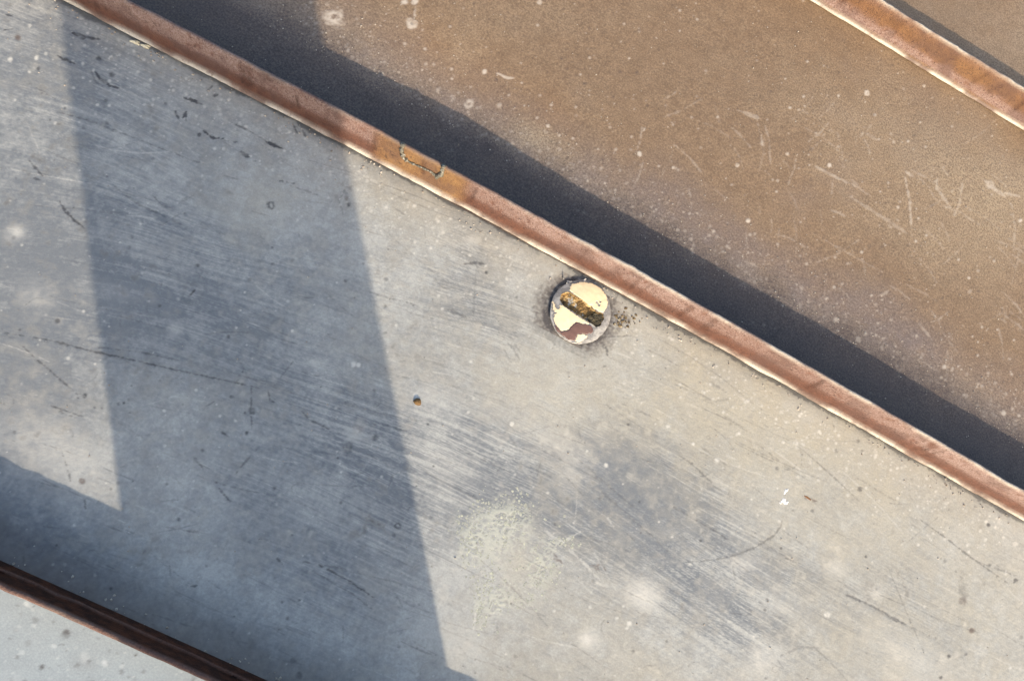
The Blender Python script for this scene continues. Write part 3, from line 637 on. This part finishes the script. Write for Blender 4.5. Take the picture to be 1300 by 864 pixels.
P_RIM = poly_px([(352, 385), (372, 380), (372, 520), (395, 590), (455, 665), (520, 708), (600, 700), (605, 715), (520, 735), (445, 700), (380, 620), (352, 540)])
def inside(poly, U, V):
    r = np.zeros(U.shape, bool); n = len(poly)
    for i in range(n):
        x1, y1 = poly[i]; x2, y2 = poly[(i+1) % n]
        c = ((y1 > V) != (y2 > V)) & (U < (x2-x1)*(V-y1)/(y2-y1+1e-12)+x1); r ^= c
    return r
res = .00018
hs = np.arange(-.0215, .0215+res/2, res); HX, HY = np.meshgrid(CX+hs, CY+hs); HU, HV = project(HX, HY)
jit = (vnoise(HX.shape, 5, 5)-.5)*1.7; jit2 = (vnoise(HX.shape, 5, 6)-.5)*1.7
JU, JV = HU+jit, HV+jit2
el = np.hypot((HU-736)/40.0, (HV-396.5)/42.0)
disc = el < .97 + .02*(vnoise(HX.shape, 14, 77)-.5)
hz0 = float(z_grey(np.array([[CX]]), np.array([[CY]]))[0, 0])
slot = inside(P_SLOT, JU, JV) & disc
dark = inside(P_DARK, JU, JV) & slot
m_top = inside(P_TOP, JU, JV) & disc & ~slot
m_low = (inside(P_LOW, JU, JV) | inside(P_LOW2, JU, JV)) & disc & ~slot
m_brn = inside(P_BRN, JU, JV) & disc & ~slot & ~m_low
m_rim = inside(P_RIM, JU, JV) & disc & ~slot & ~m_low & ~m_brn
for cx_, cy_, rr in [(756, 385, 1.0), (757.5, 386.5, .9), (760.5, 384, .8), (759, 388.5, 1.1), (706, 389, 2.4), (707, 391, 2.0), (704, 398, .9)]:
    ho = np.hypot(HU-cx_, HV-cy_) < rr; m_top &= ~ho; m_low &= ~ho
dome = hz0 + .0002 + .0028*np.sqrt(np.clip(1-(el*.985)**2, 0, 1))**.8 + (vnoise(HX.shape, 14, 15)-.5)*.00016
floor_z = hz0 + .0002 + (vnoise(HX.shape, 4, 25)-.5)*.0005 + (vnoise(HX.shape, 12, 26)-.5)*.0008
def cells(name, mask, Z, lift, mat, parent, label=None):
    """one piece of the screw head: the cells of a fine grid that lie in its outline; its border meets the surface below"""
    m = mask[:-1, :-1] & mask[1:, :-1] & mask[:-1, 1:] & mask[1:, 1:]
    if lift:
        inn = mask.copy()
        inn[1:] &= mask[:-1]; inn[:-1] &= mask[1:]; inn[:, 1:] &= mask[:, :-1]; inn[:, :-1] &= mask[:, 1:]
        # vertices of border cells drop a little below the surface
        cnt = np.zeros(mask.shape, int); cnt[:-1, :-1] += m; cnt[1:, :-1] += m; cnt[:-1, 1:] += m; cnt[1:, 1:] += m
        Zz = Z + np.where(cnt == 4, lift, -.00015)
    else: Zz = Z
    j, i = np.nonzero(m); ny, nx = mask.shape
    q = np.stack([j*nx+i, j*nx+i+1, (j+1)*nx+i+1, (j+1)*nx+i], -1)
    u, inv = np.unique(q, return_inverse=True); inv = inv.reshape(q.shape)
    V = np.stack([HX.ravel()[u]-CX, HY.ravel()[u]-CY, Zz.ravel()[u]], -1)
    o = mesh_obj(name, V, inv, mat, parent)
    if label: o['label'] = label
    return o
screw = empty('screw_head', (CX, CY, 0))
tag(screw, 'round slotted screw head, its paint peeling to cream, beside the middle seam', 'screw')
M_CREAM = mat_simple('bare_cream_primer', (.86, .70, .44), (.80, .63, .38), 300, .55, .00008, .3)
M_HEAD = mat_simple('grey_head_paint', (.30, .285, .26), (.17, .158, .145), 220, .6, .0004, .35, c3=(.38, .36, .32), s3=160)
M_PEEL = mat_simple('brown_paint_remnant', (.17, .095, .075), (.14, .08, .065), 500, .55, .0002)
M_SLOT = mat_simple('slot_dirt', (.30, .18, .06), (.07, .045, .02), 190, .75, .0005, c3=(.52, .36, .16), s3=140)
M_DARKSLOT = mat_simple('dark_slot_end', (.075, .06, .03), (.05, .04, .025), 500, .6, .0004)
M_RIM = mat_simple('pale_chipped_rim', (.50, .46, .40), (.27, .25, .22), 420, .6, .0003)
hd = cells('head', disc & ~slot, dome, 0, M_HEAD, screw)
slot_wall = disc & slot
# groove: floor inside, lip joined to the dome along the outline
er = slot.copy()
for _ in range(2):
    e2 = er.copy(); e2[1:] &= er[:-1]; e2[:-1] &= er[1:]; e2[:, 1:] &= er[:, :-1]; e2[:, :-1] &= er[:, 1:]; er = e2
zz = np.where(er, floor_z, dome-.0002)
grow = slot.copy(); grow[1:] |= slot[:-1]; grow[:-1] |= slot[1:]; grow[:, 1:] |= slot[:, :-1]; grow[:, :-1] |= slot[:, 1:]
sl = cells('slot', grow & disc, zz, 0, M_SLOT, screw, 'dirty golden brown slot across the head')
cells('slot_end', dark, np.where(dark, floor_z+.0012, floor_z), .0003, M_DARKSLOT, sl)
cells('bare_primer', m_top, dome, .00030, M_CREAM, screw, 'large cream bare patch above the slot')
cells('bare_primer', m_low, dome, .00030, M_CREAM, screw, 'ragged cream bare patch below the slot')
cells('paint_remnant', m_brn, dome, .00042, M_PEEL, screw, 'purplish brown remnant of paint')
cells('chipped_rim', m_rim, dome, .00018, M_RIM, screw)
# little paint curls standing at the rim
for u, v, s, a in [(723, 357, .0016, .4), (741, 356, .0018, 1.2), (720, 361, .0012, 2.2), (745, 359, .0012, .2), (707, 389, .0010, .7), (716, 352, .0012, 1.8)]:
    c = unp(u, v, .0015)-np.array([CX, CY, 0]); V = []; F = []
    for i in range(6):
        for j in range(4):
            t = i/5; x = (t-.5)*2*s; y = (j/3-.5)*s*.9*(1-.4*t); z = s*.9*t*t+random.gauss(0, s*.05)
            V.append((c[0]+x*math.cos(a)-y*math.sin(a), c[1]+x*math.sin(a)+y*math.cos(a), c[2]+z-.0006))
    for i in range(5):
        for j in range(3): F.append((i*4+j, (i+1)*4+j, (i+1)*4+j+1, i*4+j+1))
    o = mesh_obj('paint_curl', V, F, M_RIM if s > .0015 else M_HEAD, screw); md = o.modifiers.new('t', 'SOLIDIFY'); md.thickness = .00018

# ------------------------------------------------------------------ lichen, grit and small debris
def zg(x, y):
    if y < -P: return float(z_waves(np.array([x]), np.array([y]), 38, .0012)[0])
    if y < 0.003: return float(z_grey(np.array([[x]]), np.array([[y]]))[0, 0])
    return float(z_brown(np.array([[x]]), np.array([[y]]))[0, 0])
V = []; F = []
def flake(x, y, z, r, h, n=6):
    b = len(V); a0 = random.uniform(0, 6.28)
    for i in range(n):
        a = a0+6.283*i/n; rr = r*random.uniform(.6, 1.25); V.append((x+rr*math.cos(a), y+rr*math.sin(a), z-.0001))
    for i in range(n):
        a = a0+6.283*i/n; rr = r*random.uniform(.35, .7); V.append((x+rr*math.cos(a), y+rr*math.sin(a), z+h*random.uniform(.6, 1.1)))
    for i in range(n): F.append((b+i, b+(i+1) % n, b+n+(i+1) % n, b+n+i))
    F.append(tuple(b+n+i for i in range(n)))
clusters = [(625, 672, 26, 26, 260), (652, 655, 22, 18, 200), (600, 690, 14, 24, 150), (590, 680, 9, 18, 90), (640, 700, 36, 34, 220), (622, 755, 16, 22, 160), (612, 775, 7, 16, 60), (675, 720, 24, 20, 150), (690, 735, 14, 12, 70), (715, 688, 16, 6, 50), (640, 640, 26, 12, 70), (655, 760, 20, 12, 80), (606, 785, 3, 12, 40)]
for cx_, cy_, sx, sy, n in clusters:
    for i in range(n):
        u, v = random.gauss(cx_, sx*.75), random.gauss(cy_, sy*.75)
        if math.hypot((u-655)/26, (v-722)/34) < 1 and random.random() < .7: continue
        w = unp(u, v); flake(w[0], w[1], zg(w[0], w[1]), random.choice((.0003, .0004, .0006, .0009, .0013)), random.uniform(.00003, .00010), random.choice((5, 6, 7)))
M_LICH = mat_simple('pale_lichen', (.41, .41, .33), (.29, .29, .24), 700, .9, .0001, .1, c3=(.52, .51, .38), s3=300)
lo = mesh_obj('lichen', V, F, M_LICH, None, smooth=False)
tag(lo, 'crusty pale yellow-green lichen patch on the lit grey panel', 'lichen', kind='stuff')
V = []; F = []
for i in range(1500):
    q = random.random()
    if q < .45:
        x = random.uniform(-.2, .43); y = .045+abs(random.gauss(0, .035))
    elif q < .8: x = random.uniform(-.3, .44); y = random.uniform(.02, .29)
    else: x = random.uniform(-.33, .44); y = random.uniform(-.28, -.004)
    flake(x, y, zg(x, y), random.choice((.00025, .0003, .0004, .0006)), random.uniform(.0002, .0006), 5)
for i in range(380):                # dirt and crumbs caught along the feet of the seams
    q = random.random()
    if q < .6: x = random.uniform(-.33, .44); y = float(bow(np.array([x]), 0)[0]) - .0022 - abs(random.gauss(0, .005))
    elif q < .8: x = random.uniform(-.33, .44); y = float(bow(np.array([x]), 0)[0]) + .0100 + abs(random.gauss(0, .003))
    else: x = random.uniform(-.2, .06); y = -P + .0100 + abs(random.gauss(0, .004))
    flake(x, y, zg(x, y), random.choice((.0003, .0004, .0006, .0009)), random.uniform(.0003, .0007), 5)
M_GRIT = mat_simple('pale_grit', (.50, .45, .37), (.20, .16, .12), 300, .8, 0)
go = mesh_obj('grit', V, F, M_GRIT, None, smooth=False)
tag(go, 'fine pale grit scattered over the panels, thickest past the middle seam', 'grit', kind='stuff')

V = []; F = []
for i in range(46):                 # crumbs of old paint beside the screw head
    u, v = random.gauss(790, 9), random.gauss(407, 6.5); w = unp(u, v); flake(w[0], w[1], zg(w[0], w[1]), random.choice((.0004, .0006, .0009, .0013)), random.uniform(.0002, .0006), 6)
pc = mesh_obj('paint_crumbs', V, F, mat_simple('yellow_brown_crumb', (.21, .155, .08), (.07, .05, .03), 300, .85, 0, c3=(.33, .29, .20), s3=400), None, smooth=False)
tag(pc, 'yellow-brown crumbs of old paint on the panel right of the screw head', 'crumbs', kind='stuff')

def lump(name, u, v, rx, ry, h, ang, mat, label, cat, seed=1, lobes=.25, group=None):
    w = unp(u, v); r = random.Random(seed); V = []; F = []; n, m = 18, 6
    ph = [r.uniform(0, 6.28) for _ in range(4)]
    for j in range(m):
        t = j/(m-1); rr = math.cos(t*1.5); zz = h*math.sin(t*1.57)-.0003
        for i in range(n):
            a = 6.2832*i/n; k = 1+lobes*(math.sin(2*a+ph[0])*.5+math.sin(3*a+ph[1])*.5+math.sin(5*a+ph[2])*.35)+r.uniform(-.06, .06)
            x, y = rx*rr*k*math.cos(a), ry*rr*k*math.sin(a)
            V.append((x*math.cos(ang)-y*math.sin(ang), x*math.sin(ang)+y*math.cos(ang), zz*(1+r.uniform(-.12, .12))))
    for j in range(m-1):
        for i in range(n): F.append((j*n+i, j*n+(i+1) % n, (j+1)*n+(i+1) % n, (j+1)*n+i))
    F.append(tuple((m-1)*n+i for i in range(n)))
    o = mesh_obj(name, V, F, mat, None); o.location = (w[0], w[1], zg(w[0], w[1])); return tag(o, label, cat, group)
M_DROP = mat_simple('bird_dropping_white', (.86, .84, .78), (.70, .67, .60), 700, .8, .0003)
M_HUSK = mat_simple('brown_husk', (.26, .12, .045), (.15, .07, .03), 600, .7, .0003)
M_RUST = mat_simple('rust_nub', (.20, .115, .04), (.10, .055, .02), 700, .7, .0005)
M_CRUMB = mat_simple('pale_mortar_crumb', (.66, .60, .44), (.42, .38, .27), 700, .8, .0005)
e_ = empty('bird_dropping', tuple(unp(997, 631)))
tag(e_, 'small white splash of bird dropping on the grey panel', 'dropping')
for u, v, rx, ry, an, sd_ in [(998, 623, .0021, .0013, 1.2, 3), (996, 636, .0026, .0021, .6, 5), (1000, 637, .0011, .0007, 0, 6), (991, 638, .0010, .0006, .4, 9)]:
    o = lump('splash', u, v, rx, ry, .0005, an, M_DROP, None, None, sd_, .5); p0 = o.location.copy(); o.parent = e_; o.location = p0 - e_.location
lump('seed_husk', 1026, 631.5, .0034, .0009, .0005, -.05, M_HUSK, 'thin brown seed husk just right of the white dropping', 'husk', 11, .2)
lump('rust_nub', 530, 510, .0024, .0022, .0022, .3, M_RUST, 'small brown rusty nub just right of the broad shadow edge', 'rust nub', 12, .12)
lump('mortar_crumb', 172, 54, .0026, .0016, .0018, .2, M_CRUMB, 'pale crumb, left of two, lying against the seam lip at upper left', 'crumb', 13, .4)
lump('mortar_crumb', 185, 59, .0026, .0015, .0016, .1, M_CRUMB, 'pale crumb, right of two, lying against the seam lip at upper left', 'crumb', 14, .4)

# ------------------------------------------------------------------ added unseen board, shaped so that its shadow falls across the panels
t0 = .62; base = (-.2157+t0*.629, -t0*.777)
M_ADDED_BOARD = mat_simple('added_board_galvanised', (.42, .43, .44), (.34, .35, .36), 40, .4, .0004, .5, .6)
def boxmesh(name, lo, hi, mat, parent=None):
    x0, y0, z0 = lo; x1, y1, z1 = hi
    V = [(x0, y0, z0), (x1, y0, z0), (x1, y1, z0), (x0, y1, z0), (x0, y0, z1), (x1, y0, z1), (x1, y1, z1), (x0, y1, z1)]
    F = [(0, 3, 2, 1), (4, 5, 6, 7), (0, 1, 5, 4), (1, 2, 6, 5), (2, 3, 7, 6), (3, 0, 4, 7)]
    return mesh_obj(name, V, F, mat, parent, smooth=False)
vp = empty('added_shadow_board', (base[0], base[1], 0)); tag(vp, 'added out-of-view metal board on a post, there to cast the broad shadow', 'board')
HB, BW = .119, .0961
BL = -BW+.0068
boxmesh('board', (BL+.004, -.004, HB+.004), (BW-.004, .002, 1.3), M_ADDED_BOARD, vp)
for nm, lo, hi in [('edge_channel', (BL, -.007, HB), (BL+.0045, .005, 1.304)), ('edge_channel', (BW-.0045, -.007, HB), (BW, .005, 1.304)),
                   ('edge_channel', (BL+.0046, -.007, HB), (BW-.0046, .005, HB+.0045)), ('edge_channel', (BL+.0046, -.007, 1.2995), (BW-.0046, .005, 1.304))]:
    boxmesh(nm, lo, hi, M_ADDED_BOARD, vp)
boxmesh('added_post', (-.012, -.032, -.006), (.012, -.0075, 1.25), M_ADDED_BOARD, vp)
boxmesh('added_base_plate', (-.045, -.065, -.003), (.045, .03, .005), M_ADDED_BOARD, vp)

# ------------------------------------------------------------------ under the roof: deck, wall and ground
M_DECK = mat_simple('roof_deck_board', (.25, .18, .12), (.18, .13, .09), 30, .8, .001)
M_WALL = mat_simple('wall_render', (.55, .52, .47), (.48, .45, .41), 12, .9, .002)
M_GROUND = mat_simple('ground_gravel', (.20, .18, .15), (.13, .12, .10), 3, .95, .01)
boxmesh('roof_deck', (XA+.01, -4*P+.002, -.06), (XB-.02, 4*P, -.016), M_DECK, roof)
boxmesh('wall', (XA+.2, -4*P+.15, -3.0), (XB-.2, 4*P-.15, -.0605), M_WALL, roof)
gd = boxmesh('ground', (-600, -600, -3.5), (600, 600, -2.99), M_GROUND); tag(gd, kind='structure')
